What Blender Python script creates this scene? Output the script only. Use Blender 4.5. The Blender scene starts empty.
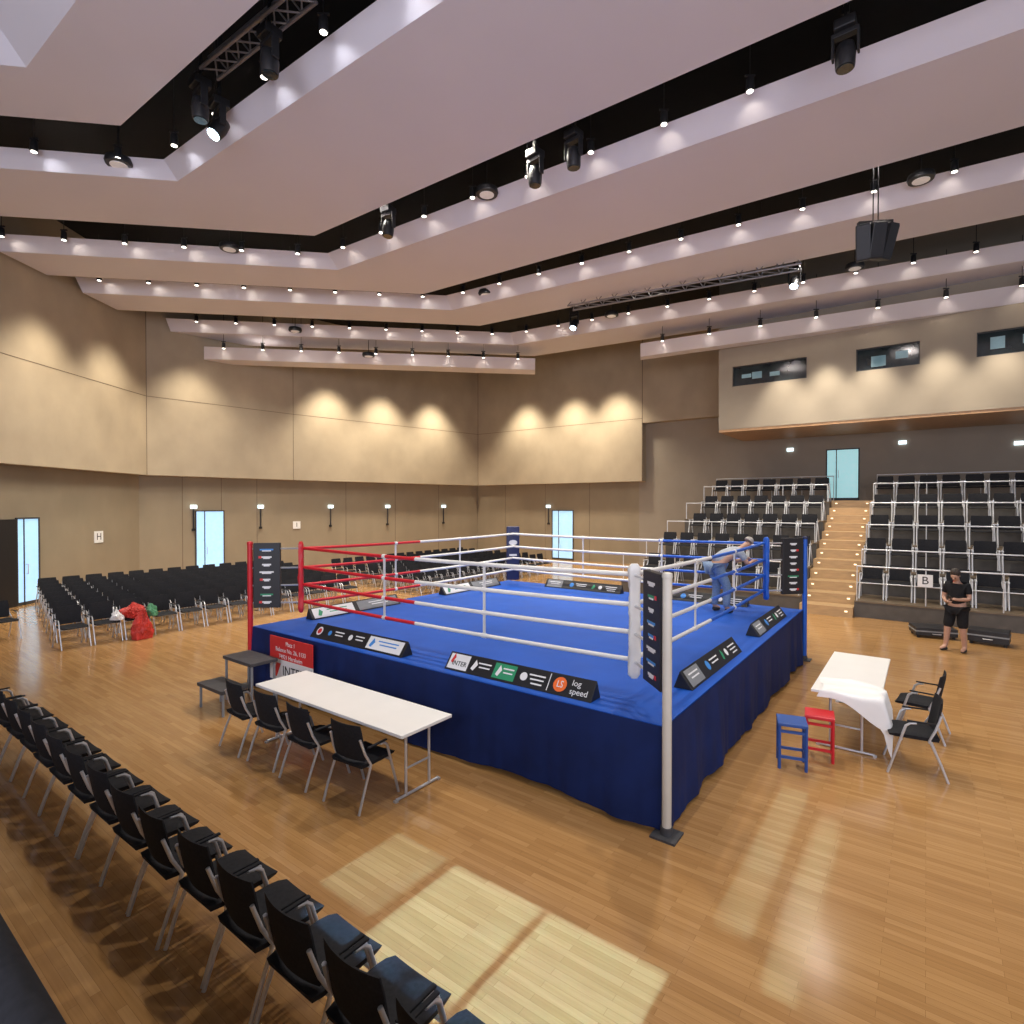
import bpy, bmesh, math, random
from mathutils import Vector, Matrix, noise
random.seed(4)
PI = math.pi
TH = math.radians(36.5); CT = math.cos(TH); ST = math.sin(TH); RZ = -TH
N0 = (1.43, 5.23); CAMZ = 3.08; F = 560.0; HY = 505.0
COL = bpy.context.scene.collection

def W(a, b, z=0.0):                       # hall axes (a along the ring front, b away from the camera) to world
    return Vector((N0[0] + a*CT + b*ST, N0[1] - a*ST + b*CT, z))
def Pz(px, py, z):                        # point at height z
    Y = F*(CAMZ - z)/(py - HY)
    return Vector(((px - 512)*Y/F, Y, z))
def hit(px, p0, p1):                      # where the sight line of a column meets a wall line
    r = (px - 512)/F
    t = (r*p0[1] - p0[0])/((p1[0]-p0[0]) - r*(p1[1]-p0[1]))
    return Vector((p0[0] + t*(p1[0]-p0[0]), p0[1] + t*(p1[1]-p0[1]), 0))

# ---------------------------------------------------------------- materials
def pm(name, col, rough=.5, metal=0., var=.1, scale=6., emit=0., stretch=None, bump=0., spec=.5, ecol=None):
    m = bpy.data.materials.new(name); m.use_nodes = True
    nt = m.node_tree; b = nt.nodes['Principled BSDF']
    b.inputs['Roughness'].default_value = rough; b.inputs['Metallic'].default_value = metal
    b.inputs['Specular IOR Level'].default_value = spec
    tc = nt.nodes.new('ShaderNodeTexCoord'); mp = nt.nodes.new('ShaderNodeMapping')
    nt.links.new(tc.outputs['Object'], mp.inputs['Vector'])
    if stretch: mp.inputs['Scale'].default_value = stretch
    nz = nt.nodes.new('ShaderNodeTexNoise'); nz.inputs['Scale'].default_value = scale; nz.inputs['Detail'].default_value = 4
    nt.links.new(mp.outputs[0], nz.inputs['Vector'])
    cr = nt.nodes.new('ShaderNodeValToRGB')
    cr.color_ramp.elements[0].position = .3; cr.color_ramp.elements[1].position = .7
    cr.color_ramp.elements[0].color = tuple(c*(1-var) for c in col) + (1,)
    cr.color_ramp.elements[1].color = tuple(min(1, c*(1+var)) for c in col) + (1,)
    nt.links.new(nz.outputs['Fac'], cr.inputs['Fac'])
    nt.links.new(cr.outputs['Color'], b.inputs['Base Color'])
    if emit:
        b.inputs['Emission Color'].default_value = tuple(ecol or col) + (1,)
        b.inputs['Emission Strength'].default_value = emit
    if bump:
        bp = nt.nodes.new('ShaderNodeBump'); bp.inputs['Strength'].default_value = bump; bp.inputs['Distance'].default_value = .02
        nt.links.new(nz.outputs['Fac'], bp.inputs['Height']); nt.links.new(bp.outputs[0], b.inputs['Normal'])
    return m

def floor_mat():
    m = bpy.data.materials.new('oak_strip_parquet'); m.use_nodes = True
    nt = m.node_tree; b = nt.nodes['Principled BSDF']
    tc = nt.nodes.new('ShaderNodeTexCoord')
    br = nt.nodes.new('ShaderNodeTexBrick')
    br.inputs['Scale'].default_value = 1.0
    br.inputs['Brick Width'].default_value = .66; br.inputs['Row Height'].default_value = .060
    br.inputs['Mortar Size'].default_value = .0013; br.inputs['Mortar Smooth'].default_value = .4
    br.inputs['Color1'].default_value = (.475, .268, .104, 1); br.inputs['Color2'].default_value = (.375, .198, .071, 1)
    br.inputs['Mortar'].default_value = (.25, .13, .047, 1)
    br.offset = .37; br.offset_frequency = 2
    nt.links.new(tc.outputs['Object'], br.inputs['Vector'])
    mp = nt.nodes.new('ShaderNodeMapping'); mp.inputs['Scale'].default_value = (1.0, 20, 1)
    nt.links.new(tc.outputs['Object'], mp.inputs['Vector'])
    nz = nt.nodes.new('ShaderNodeTexNoise'); nz.inputs['Scale'].default_value = 2.5; nz.inputs['Detail'].default_value = 5
    nt.links.new(mp.outputs[0], nz.inputs['Vector'])
    mx = nt.nodes.new('ShaderNodeMix'); mx.data_type = 'RGBA'; mx.blend_type = 'MULTIPLY'; mx.inputs[0].default_value = .35
    cr = nt.nodes.new('ShaderNodeValToRGB'); cr.color_ramp.elements[0].color = (.6, .58, .55, 1); cr.color_ramp.elements[1].color = (1, 1, 1, 1)
    cr.color_ramp.elements[0].position = .3; cr.color_ramp.elements[1].position = .65
    nt.links.new(nz.outputs['Fac'], cr.inputs['Fac'])
    nt.links.new(br.outputs['Color'], mx.inputs[6]); nt.links.new(cr.outputs['Color'], mx.inputs[7])
    nt.links.new(mx.outputs[2], b.inputs['Base Color'])
    b.inputs['Roughness'].default_value = .17
    b.inputs['Specular IOR Level'].default_value = .5
    return m

M = dict(
    floor=floor_mat(),
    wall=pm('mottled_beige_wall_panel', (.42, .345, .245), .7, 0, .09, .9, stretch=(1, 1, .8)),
    wall_low=pm('shade_toned_beige_panel', (.285, .232, .158), .7, 0, .09, .9, stretch=(1, 1, .6)),  # dimmer light on the lower wall is darkened into this colour
    wall_box=pm('tan_plaster', (.35, .295, .225), .7, 0, .06, .9),
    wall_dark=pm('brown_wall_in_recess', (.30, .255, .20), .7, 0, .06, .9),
    seam=pm('dark_joint', (.14, .10, .065), .8),
    soffit=pm('warm_lit_wood_soffit', (.50, .30, .16), .5),  # wood tone with the orange light from below mixed into its colour
    ceil=pm('painted_ceiling_board', (.665, .64, .70), .65, 0, .02, .6),
    void=pm('black_ceiling_void', (.004, .004, .005), .9),
    black=pm('black_fabric', (.015, .0155, .019), .8, 0, .25, 40, spec=.2),
    blackm=pm('black_metal', (.012, .012, .014), .45, 0, .2, 20),
    trussm=pm('grey_truss_metal', (.26, .26, .28), .4, .5, .1, 10),
    silver=pm('silver_tube', (.60, .61, .64), .3, .6, .05, 10),
    white=pm('white_paint', (.80, .80, .80), .35, 0, .03, 5),
    whitem=pm('pale_rail', (.68, .69, .71), .3, .3, .03, 5),
    table=pm('white_laminate', (.80, .79, .77), .3, 0, .02, 3),
    paper=pm('white_cloth', (.82, .81, .80), .7, 0, .03, 3),
    canvas=pm('blue_canvas', (.008, .080, .43), .55, 0, .10, 1.2, spec=.25),
    skirt=pm('navy_skirt_cloth', (.0055, .018, .095), .75, 0, .18, 3, spec=.25),
    red=pm('red_vinyl', (.55, .015, .025), .4, 0, .08, 6),
    redc=pm('red_print', (.62, .03, .03), .5, 0, .05, 6),
    blue=pm('blue_vinyl', (.010, .10, .50), .4, 0, .08, 6),
    bluel=pm('blue_stool_paint', (.02, .075, .30), .45, 0, .08, 6),
    navy=pm('navy_vinyl', (.010, .016, .075), .45, 0, .1, 6),
    whitev=pm('white_vinyl', (.70, .69, .67), .4, 0, .06, 4),
    cream=pm('cream_post_paint', (.60, .57, .50), .45, 0, .06, 4),
    print_black=pm('black_print', (.012, .012, .015), .5, 0, .1, 6),
    print_grey=pm('grey_print', (.22, .23, .24), .5, 0, .1, 6),
    step_grey=pm('dark_grey_stage_deck', (.055, .055, .06), .6, 0, .15, 12),
    print_white=pm('white_print', (.76, .76, .76), .5, 0, .03, 6),
    print_green=pm('green_print', (.03, .28, .13), .5, 0, .05, 6),
    print_orange=pm('orange_print', (.85, .16, .03), .5, 0, .05, 6),
    print_cyan=pm('blue_print', (.05, .25, .65), .5, 0, .05, 6),
    stepw=pm('light_wood_steps', (.46, .30, .15), .45, 0, .12, 3, stretch=(1, 6, 6)),
    stepglow=pm('step_light', (1, .82, .58), .5, emit=1.3),
    deckw=pm('tribune_deck', (.15, .11, .07), .55, 0, .15, 4),
    deckf=pm('tribune_front', (.085, .075, .065), .6, 0, .15, 4),
    lens=pm('lamp_lens', (1, .93, .82), .4, emit=7),
    lensb=pm('bright_lamp_lens', (.62, .84, 1), .4, emit=24),
    lensd=pm('dim_lamp_lens', (.75, .72, .70), .3, emit=.15),
    daylight=pm('daylit_glass', (.40, .68, .95), .2, emit=.6),
    greenlight=pm('daylit_green_glass', (.40, .72, .75), .2, emit=.6),
    sign=pm('lit_sign', (.75, .93, 1), .4, emit=2.0),
    glass=pm('dark_booth_glass', (.02, .032, .036), .08, 0, .4, 2, spec=.8),
    glassl=pm('booth_screen_glow', (.22, .34, .38), .3, emit=.22),
    frame=pm('dark_window_frame', (.04, .04, .04), .5),
    rubber=pm('dark_rubber', (.02, .02, .02), .7),
    skin=pm('skin', (.42, .24, .17), .5, 0, .06, 20),
    hair=pm('dark_hair', (.03, .022, .018), .7, 0, .3, 60),
    hairg=pm('short_grey_hair', (.30, .28, .265), .7, 0, .15, 60),
    cloth_black=pm('black_cotton', (.012, .012, .014), .85, 0, .25, 30, spec=.2),
    cloth_grey=pm('grey_cotton', (.30, .33, .38), .85, 0, .12, 30),
    jeans=pm('pale_blue_denim', (.15, .22, .34), .85, 0, .18, 40),
    bag_red=pm('red_plastic', (.48, .03, .02), .5, 0, .3, 8),
    bag_green=pm('green_plastic', (.08, .28, .14), .5, 0, .2, 8),
    eye=pm('dark_eye', (.02, .015, .01), .2),
)

# ---------------------------------------------------------------- mesh builder
class MB:
    def __init__(s): s.v = []; s.f = []; s.m = []; s.mi = 0
    def poly(s, pts, mi=None):
        i = len(s.v); s.v += [tuple(p) for p in pts]
        s.f.append(tuple(range(i, i+len(pts)))); s.m.append(s.mi if mi is None else mi)
    def box(s, x0, x1, y0, y1, z0, z1, mi=None, mat=None):
        i = len(s.v)
        P = [Vector(p) for p in ((x0,y0,z0),(x1,y0,z0),(x1,y1,z0),(x0,y1,z0),(x0,y0,z1),(x1,y0,z1),(x1,y1,z1),(x0,y1,z1))]
        if mat is not None: P = [mat @ p for p in P]
        s.v += [tuple(p) for p in P]
        for q in ((0,3,2,1),(4,5,6,7),(0,1,5,4),(1,2,6,5),(2,3,7,6),(3,0,4,7)):
            s.f.append(tuple(i+k for k in q)); s.m.append(s.mi if mi is None else mi)
        return s
    def prism(s, poly, z0, z1, mi=None):      # plan polygon extruded in z
        i = len(s.v); n = len(poly); mi = s.mi if mi is None else mi
        s.v += [(p[0], p[1], z0) for p in poly] + [(p[0], p[1], z1) for p in poly]
        s.f.append(tuple(i+k for k in reversed(range(n)))); s.m.append(mi)
        s.f.append(tuple(i+n+k for k in range(n))); s.m.append(mi)
        for k in range(n):
            k2 = (k+1) % n
            s.f.append((i+k, i+k2, i+n+k2, i+n+k)); s.m.append(mi)
        return s
    def tube(s, path, r, n=8, mi=None, closed=False):
        mi = s.mi if mi is None else mi
        path = [Vector(p) for p in path]; i0 = len(s.v); L = len(path)
        rr = r if isinstance(r, (list, tuple)) else [r]*L
        up = None
        for k, p in enumerate(path):
            a = path[max(0, k-1)]; b = path[min(L-1, k+1)]
            d = (b-a).normalized()
            if up is None:
                up = Vector((0,0,1)) if abs(d.z) < .9 else Vector((1,0,0))
            x = d.cross(up).normalized(); y = x.cross(d).normalized(); up = y
            for j in range(n):
                t = 2*PI*j/n
                s.v.append(tuple(p + x*math.cos(t)*rr[k] + y*math.sin(t)*rr[k]))
        for k in range(L-1):
            for j in range(n):
                j2 = (j+1) % n
                s.f.append((i0+k*n+j, i0+k*n+j2, i0+(k+1)*n+j2, i0+(k+1)*n+j)); s.m.append(mi)
        s.f.append(tuple(i0+j for j in reversed(range(n)))); s.m.append(mi)
        s.f.append(tuple(i0+(L-1)*n+j for j in range(n))); s.m.append(mi)
        return s
    def lathe(s, prof, n=16, c=(0,0,0), mi=None, mat=None):
        mi = s.mi if mi is None else mi
        i0 = len(s.v); L = len(prof)
        for r, z in prof:
            for j in range(n):
                t = 2*PI*j/n; p = Vector((c[0]+r*math.cos(t), c[1]+r*math.sin(t), c[2]+z))
                if mat is not None: p = mat @ p
                s.v.append(tuple(p))
        for k in range(L-1):
            for j in range(n):
                j2 = (j+1) % n
                s.f.append((i0+k*n+j, i0+k*n+j2, i0+(k+1)*n+j2, i0+(k+1)*n+j)); s.m.append(mi)
        s.f.append(tuple(i0+j for j in reversed(range(n)))); s.m.append(mi)
        s.f.append(tuple(i0+(L-1)*n+j for j in range(n))); s.m.append(mi)
        return s
    def add(s, o, mi=0):
        i = len(s.v); s.v += o.v
        for f in o.f: s.f.append(tuple(i+k for k in f)); s.m.append(mi)
        return s
    def mesh(s, name, mats, smooth=False, bevel=0., seg=2, fixn=True):
        me = bpy.data.meshes.new(name); me.from_pydata(s.v, [], s.f)
        if not isinstance(mats, (list, tuple)): mats = [mats]
        for m in mats: me.materials.append(m)
        me.polygons.foreach_set('material_index', s.m)
        if fixn or bevel:
            bm = bmesh.new(); bm.from_mesh(me)
            if bevel: bmesh.ops.bevel(bm, geom=bm.edges[:], offset=bevel, segments=seg, affect='EDGES', profile=.6)
            bmesh.ops.recalc_face_normals(bm, faces=bm.faces[:])
            bm.to_mesh(me); bm.free()
        if smooth:
            me.polygons.foreach_set('use_smooth', [True]*len(me.polygons))
            try: me.set_sharp_from_angle(angle=math.radians(50))
            except Exception: pass
        me.update(); return me
    def build(s, name, mats, parent=None, smooth=False, bevel=0., seg=2, fixn=True):
        return link(name, s.mesh(name, mats, smooth, bevel, seg, fixn), parent)

def link(name, me, parent=None, loc=None, rot=None):
    o = bpy.data.objects.new(name, me); COL.objects.link(o)
    if parent is not None: o.parent = parent
    if loc is not None: o.location = loc
    if rot is not None: o.rotation_euler = rot
    return o
def tag(o, label, cat, group=None, kind=None):
    o['label'] = label; o['category'] = cat
    if group: o['group'] = group
    if kind: o['kind'] = kind
    return o
def thing(name, loc, rz, label, cat, group=None):
    o = bpy.data.objects.new(name, None); COL.objects.link(o); o.empty_display_size = .1
    o.location = loc; o.rotation_euler = (0, 0, rz)
    return tag(o, label, cat, group)
def struct(o, label=None, cat=None):
    o['kind'] = 'structure'
    if label: o['label'] = label
    if cat: o['category'] = cat
    return o
def dup(root, parts, loc, rz, label, group=None):
    r = root.copy(); COL.objects.link(r); r.location = loc; r.rotation_euler = (0, 0, rz); r['label'] = label
    if group: r['group'] = group
    elif 'group' in r: del r['group']
    for p in parts:
        c = p.copy(); COL.objects.link(c); c.parent = r
    return r

class Kind:                                # first placement uses the original, later ones copy it with its parts
    def __init__(s, maker): s.maker = maker; s.root = None
    def put(s, loc, rz, label, group=None):
        if s.root is None:
            s.root, s.parts = s.maker()
            s.root.location = loc; s.root.rotation_euler = (0, 0, rz); s.root['label'] = label
            if group: s.root['group'] = group
            return s.root
        return dup(s.root, s.parts, loc, rz, label, group)

def text(body, size, mat, parent, loc, rot=(0,0,0), name='lettering', ax='CENTER', sx=1.):
    cu = bpy.data.curves.new('t', 'FONT'); cu.body = body; cu.size = size; cu.extrude = .0015
    cu.align_x = ax; cu.align_y = 'CENTER'; cu.resolution_u = 3
    t = bpy.data.objects.new('t', cu); COL.objects.link(t)
    dg = bpy.context.evaluated_depsgraph_get()
    me = bpy.data.meshes.new_from_object(t.evaluated_get(dg))
    bpy.data.objects.remove(t); bpy.data.curves.remove(cu)
    me.name = name; me.materials.clear(); me.materials.append(mat)
    for v in me.vertices: v.co.x *= sx
    return link(name, me, parent, loc, rot)

# ---------------------------------------------------------------- people
def skin_mesh(name, J, E, mats, sub=1):
    me = bpy.data.meshes.new(name); names = list(J); idx = {k: i for i, k in enumerate(names)}
    me.from_pydata([J[k][0] for k in names], [(idx[a], idx[b]) for a, b in E], [])
    o = bpy.data.objects.new(name, me); COL.objects.link(o)
    o.modifiers.new('skin', 'SKIN'); ss = o.modifiers.new('sub', 'SUBSURF'); ss.levels = sub; ss.render_levels = sub
    adj = {k: [] for k in names}
    for a, b in E: adj[a].append(b); adj[b].append(a)
    roots = []; seen = set()
    for k in names:
        if k in seen: continue
        roots.append(k); st = [k]
        while st:
            c = st.pop()
            if c in seen: continue
            seen.add(c); st += adj[c]
    for k in names:
        sv = me.skin_vertices[0].data[idx[k]]; r = J[k][1]
        sv.radius = r if isinstance(r, tuple) else (r, r)
        sv.use_root = k in roots
    dg = bpy.context.evaluated_depsgraph_get()
    out = bpy.data.meshes.new_from_object(o.evaluated_get(dg))
    bpy.data.objects.remove(o); bpy.data.meshes.remove(me)
    out.name = name; out.materials.clear(); out.materials.append(mats)
    out.polygons.foreach_set('use_smooth', [True]*len(out.polygons)); out.update()
    return out

def person(loc, rz, J, label, shirt, trousers, hair, hair_full=True, shorts=False):
    root = thing('person', loc, rz, label, 'person')
    V = Vector
    head = V(J['head'][0]); nb = V(J['neckbase'][0]); up = (head - V(J['neck'][0])).normalized()
    fw = V(J['face']).normalized(); fw = (fw - up*fw.dot(up)).normalized(); sd = fw.cross(up).normalized()
    K = {k: v for k, v in J.items() if k != 'face'}
    K['skull'] = (head + up*.075 - fw*.012, .078)
    K['chin'] = (head - up*.07 + fw*.055, .045)
    K['nose'] = (head + fw*.115 - up*.015, .013)
    K['noseroot'] = (head + fw*.07 + up*.0, .03)
    E = [('pelvis','spine'),('spine','chest'),('chest','neckbase'),('neckbase','neck'),('neck','head'),('head','skull'),('head','chin'),('head','noseroot'),('noseroot','nose')]
    for s in ('l','r'):
        E += [('chest','sho_'+s),('sho_'+s,'elb_'+s),('elb_'+s,'wri_'+s),('wri_'+s,'palm_'+s),
              ('pelvis','hip_'+s),('hip_'+s,'knee_'+s),('knee_'+s,'ank_'+s),('ank_'+s,'toe_'+s)]
        sg = -1 if s == 'l' else 1
        K['ear_'+s] = (head + sd*sg*.088 - fw*.01, .016); K['earr_'+s] = (head + sd*sg*.06 - fw*.01, .02)
        E += [('earr_'+s, 'ear_'+s)]
        w = V(J['wri_'+s][0]); p = V(J['palm_'+s][0]); d = (p-w).normalized()
        across = d.cross(V((0,0,1)) if abs(d.z) < .8 else V((0,1,0))).normalized()
        curl = across.cross(d).normalized()
        if curl.z > 0: curl = -curl
        for q, (off, ln) in enumerate(((-.03,.06),(-.01,.075),(.01,.07),(.03,.052))):
            b0 = p + across*off; b1 = b0 + d*ln*.55 + curl*.006; b2 = b1 + d*ln*.35 + curl*.028
            K[f'f{q}a_{s}'] = (b0, .010); K[f'f{q}b_{s}'] = (b1, .009); K[f'f{q}c_{s}'] = (b2, .008)
            E += [(f'f{q}a_{s}', f'f{q}b_{s}'), (f'f{q}b_{s}', f'f{q}c_{s}')]
        t0 = w.lerp(p, .5) + across*(-.02); t1 = t0 + d*.035 - across*.035 + curl*.008; t2 = t1 + d*.03 - across*.008 + curl*.012
        K['ta_'+s] = (t0, .012); K['tb_'+s] = (t1, .010); K['tc_'+s] = (t2, .009)
        E += [('ta_'+s,'tb_'+s),('tb_'+s,'tc_'+s)]
    body = link('body', skin_mesh('body', K, E, M['skin'], 2), root)
    def grow(keys, add): return {k: (K[k][0], tuple(x+add for x in K[k][1]) if isinstance(K[k][1], tuple) else K[k][1]+add) for k in keys}
    Sx = {}
    for s in ('l','r'):
        e0 = V(K['sho_'+s][0]).lerp(V(K['elb_'+s][0]), .72); Sx['cuff_'+s] = (e0, .062)
    S = grow(['pelvis','spine','chest','sho_l','sho_r'], .02); S.update(Sx)
    S['neckbase'] = (V(K['chest'][0]).lerp(nb, .7), .075)
    link('shirt', skin_mesh('shirt', S, [('pelvis','spine'),('spine','chest'),('chest','neckbase'),('chest','sho_l'),('chest','sho_r'),('sho_l','cuff_l'),('sho_r','cuff_r')], shirt, 2), root)
    T = grow(['pelvis','hip_l','hip_r','knee_l','knee_r','ank_l','ank_r'], .018)
    TE = [('pelvis','hip_l'),('hip_l','knee_l'),('knee_l','ank_l'),('pelvis','hip_r'),('hip_r','knee_r'),('knee_r','ank_r')]
    if shorts:
        for s in ('l','r'):
            T.pop('ank_'+s); T['knee_'+s] = (V(K['knee_'+s][0]) - V((0,0,.03)), .098)
        TE = [e for e in TE if 'ank' not in e[1]]
    link('shorts' if shorts else 'trousers', skin_mesh('trousers', T, TE, trousers, 2), root)
    for s in ('l','r'):
        a = V(K['ank_'+s][0]); t = V(K['toe_'+s][0]); back = (a - t); back.z = 0; back.normalize()
        sh = {'h': (V((a.x, a.y, .045)) + back*.03, .045), 'm': (V((a.x, a.y, .05)).lerp(t, .5), .047), 't': (V((t.x, t.y, .04)), .040)}
        link('shoe', skin_mesh('shoe', sh, [('h','m'),('m','t')], M['rubber'], 2), root)
    hb = MB()
    R = Matrix((sd, fw, up)).transposed().to_4x4(); R.translation = head + up*.064 - fw*.040
    R = R @ Matrix.Rotation(.35, 4, 'X')
    prof = []
    for k in range(9):
        t = PI/2*k/8*1.05
        prof.append((.090*math.cos(t)+.002, .092*math.sin(t)))
    hb.lathe([(.076, -.06), (.087, -.025)] + prof if hair_full else prof, 18, (0,0,0), mat=R)
    hb.build('hair', hair, root, smooth=True)
    for sg in (-1, 1):
        e = MB(); c = head + fw*.088 + sd*sg*.033 + up*.01
        e.lathe([(.002,-.012),(.010,-.006),(.012,0),(.010,.006),(.002,.012)], 8, tuple(c)); e.build('eye', M['eye'], root, smooth=True)
    mo = MB(); c = head + fw*.10 - up*.06
    mo.tube([c - sd*.022, c + fw*.006, c + sd*.022], .006, 6); mo.build('mouth', M['redc'], root, smooth=True)
    return root

# ================================================================ THE ROOM
f = MB(); f.box(-34, 14, -13, 26, -.1, 0)
fl = f.build('floor', M['floor']); fl.location = W(0,0); fl.rotation_euler = (0,0,RZ); struct(fl)

A0 = Vector((-14.6, 1.0)); A1 = Vector((-14.6, 22.4)); B_ = Vector((-10.5, 26.9)); C_ = W(-20.3, 21.5).to_2d(); D_ = W(-9.53, 21.5).to_2d()
ZB = 4.28; ZT = 12.2
def outward(p, q):
    d = (q-p).normalized(); return Vector((-d.y, d.x))
def slab(p, q, z0, z1, t, off=0., mb=None):
    o = outward(p, q); mb = mb or MB()
    a = p + o*off; b = q + o*off
    mb.prism([a, b, b+o*t, a+o*t], z0, z1); return mb
segs = [('left', A0, A1), ('left', A1, B_), ('far_left', B_, C_), ('back', C_, D_)]
k_tr = 1
def trim(mb, mat=M['seam']):
    global k_tr
    o = mb.build('trim_%d' % k_tr, mat); struct(o); k_tr += 1; return o
for nme, p, q in segs:
    struct(slab(p, q, ZB, ZT, .5).build('wall_'+nme, M['wall']))
    t = MB(); slab(p, q, 7.42, 7.44, .03, -.006, t); trim(t)
    d = (q-p).normalized(); e = slab(p, p + d*.02, ZB, ZT, .03, -.006); trim(e)
e = slab(D_ - (D_-C_).normalized()*.03, D_, ZB, ZT, .03, -.006); trim(e)
# lower, set back walls
low = [A0 + Vector((-.45, 0)), A1 + Vector((-.45, .2)), B_ + Vector((-.33, .33)), C_ + Vector((-.1, .58))]
E_ = W(9, 21.95).to_2d()
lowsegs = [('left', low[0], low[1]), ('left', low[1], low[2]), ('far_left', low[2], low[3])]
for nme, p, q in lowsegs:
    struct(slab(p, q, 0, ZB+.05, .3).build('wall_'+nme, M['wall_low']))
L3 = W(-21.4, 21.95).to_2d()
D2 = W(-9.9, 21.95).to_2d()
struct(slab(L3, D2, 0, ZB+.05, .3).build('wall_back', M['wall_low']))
struct(slab(D2, E_, 0, 7.4, .3).build('wall_back', M['wall_dark']))
for (p, q) in ((low[1], low[2]), (low[2], low[3]), (L3, D2)):
    for fr in (.25, .5, .75):
        c = p.lerp(q, fr); d = (q-p).normalized(); trim(slab(c, c+d*.02, 0, ZB, .03, -.005))
# upper strip between the oak wall and the control booth
struct(slab(D_, W(-3.5, 21.5).to_2d(), 7.2, ZT, .45).build('wall_back', M['wall']))
# control booth box, with three window openings
def pt(a, b): return W(a, b).to_2d()
BB = 18.1; WIN = [(-4.27, -1.63), (-.07, 1.75), (3.21, 5.4)]; WZ0, WZ1 = 7.78, 8.56
def abox(mb, a0, a1, b0, b1, z0, z1, mi=0):
    mb.prism([pt(a0,b0), pt(a1,b0), pt(a1,b1), pt(a0,b1)], z0, z1, mi); return mb
bx = MB()
abox(bx, -4.8, 9, BB, BB+.25, 6.1, WZ0); abox(bx, -4.8, 9, BB, BB+.25, WZ1, ZT)
edges = [-4.8] + [x for w in WIN for x in w] + [9]
for i in range(0, len(edges), 2): abox(bx, edges[i], edges[i+1], BB, BB+.25, WZ0, WZ1)
struct(bx.build('wall_booth', M['wall_box']))
s_ = MB(); abox(s_, -4.8, -4.55, BB+.25, 21.5, 6.1, ZT); struct(s_.build('wall_booth_side', M['wall_box']))
s_ = MB(); abox(s_, -4.8, 9, BB+.02, 21.95, 6.0, 6.12); struct(s_.build('trim_booth_soffit', M['soffit']))
s_ = MB(); abox(s_, -4.55, 9, BB+1.8, BB+1.9, 6.2, 11); struct(s_.build('wall_booth_inside', M['wall_dark']))
for i, (a0, a1) in enumerate(WIN):
    root = thing('window_%d' % (i+1), W((a0+a1)/2, BB+.1, WZ0), RZ, 'control booth window strip number %d from the left in the upper wall' % (i+1), 'window'); root['kind'] = 'structure'
    w2 = (a1-a0)/2; h = WZ1-WZ0; m = MB()
    for b in ((-w2,w2,-.04,.1,0,.03), (-w2,w2,-.04,.1,h-.03,h), (-w2,-w2+.03,-.04,.1,0,h), (w2-.03,w2,-.04,.1,0,h)): m.box(*b)
    m.build('window_frame', M['frame'], root)
    m = MB(); m.box(-w2, w2, .02, .04, 0, h); m.build('pane', M['glass'], root)
    random.seed(i+3)
    for q in range(4):
        m = MB(); x = -w2 + .3 + random.random()*(2*w2-.9); m.box(x, x+.35, -.001, .018, .1+.25*random.random(), .4+.2*random.random())
        m.build('monitor_glow', M['glassl'], root)

# the gallery body below the photographer, unseen, added to block light from below
s_ = MB(); abox(s_, -9, 9, -9, -4.86, 0, 1.3); struct(s_.build('wall_gallery', M['wall_dark']))

# ceiling ---------------------------------------------------------------
v = MB(); v.box(-34, 14, -13, 26, ZT+.02, ZT+.12)
vo = v.build('ceiling', M['void']); vo.location = W(0,0); vo.rotation_euler = (0,0,RZ); struct(vo)
ZC = 10.2
dl = Vector((-.991, -.136)); DR = Vector((.852, -.523))
def Bt(t): return Vector((-7.3 + .46*t, 10.7 + .888*t))
def endL(P, X=None, px=None):
    if px is None: s = (P.x - X)/.991
    else: r = (px-512)/F; s = (P.x - r*P.y)/(.991 - .136*r)
    return P + dl*s
def endR(P, d, s=None, px=None):
    if px is not None: r = (px-512)/F; s = (r*P.y - P.x)/(d.x - d.y*r)
    return P + d*s
LIPT = .40
def panel(rows, z, lift):
    """rows: list of (lip point, crease point, far point) along the panel"""
    m = MB(); n = len(rows)
    for i in range(n-1):
        a, b = rows[i], rows[i+1]
        P = lambda p, h: (p.x, p.y, z+h)
        m.poly([P(a[0],lift), P(b[0],lift), P(b[1],0), P(a[1],0)])
        m.poly([P(a[1],0), P(b[1],0), P(b[2],0), P(a[2],0)])
        m.poly([P(a[2],0), P(b[2],0), P(b[2],.28), P(a[2],.28)])
        m.poly([P(a[2],.28), P(b[2],.28), P(b[0],lift), P(a[0],lift)])
    for r in (rows[0], rows[-1]):
        m.poly([(r[0].x,r[0].y,z+lift),(r[1].x,r[1].y,z),(r[2].x,r[2].y,z),(r[2].x,r[2].y,z+.28)])
    bm_me = m.mesh('ceiling', M['ceil'])
    bm = bmesh.new(); bm.from_mesh(bm_me); bmesh.ops.remove_doubles(bm, verts=bm.verts[:], dist=.001); bmesh.ops.recalc_face_normals(bm, faces=bm.faces[:]); bm.to_mesh(bm_me); bm.free()
    return struct(link('ceiling', bm_me))
V2 = Vector
D1 = V2((.823,-.568)); D2_ = V2((.832,-.554)); D4 = V2((.865,-.502))
PANELS = [(V2((-8.1,8.8)), V2((-7.9,9.2)), V2((-7.35,10.6)), D1, .5),
          (V2((-7.50,12.15)), V2((-7.35,12.40)), V2((-5.22,14.90)), D1, .32),
          (V2((-5.46,16.70)), V2((-5.26,17.05)), V2((-3.0,19.0)), D2_, .35),
          (Bt(11.1-LIPT), Bt(11.1), Bt(13.1), DR, .40),
          (Bt(16.1-LIPT), Bt(16.1), Bt(18.2), D4, .43)]
XL = [(-14.4,-14.4), (-14.4,-14.4), (-14.4,-14.4), (-14.4,-14.4), (-14.0,-11.8)]
LIPS = []
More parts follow.
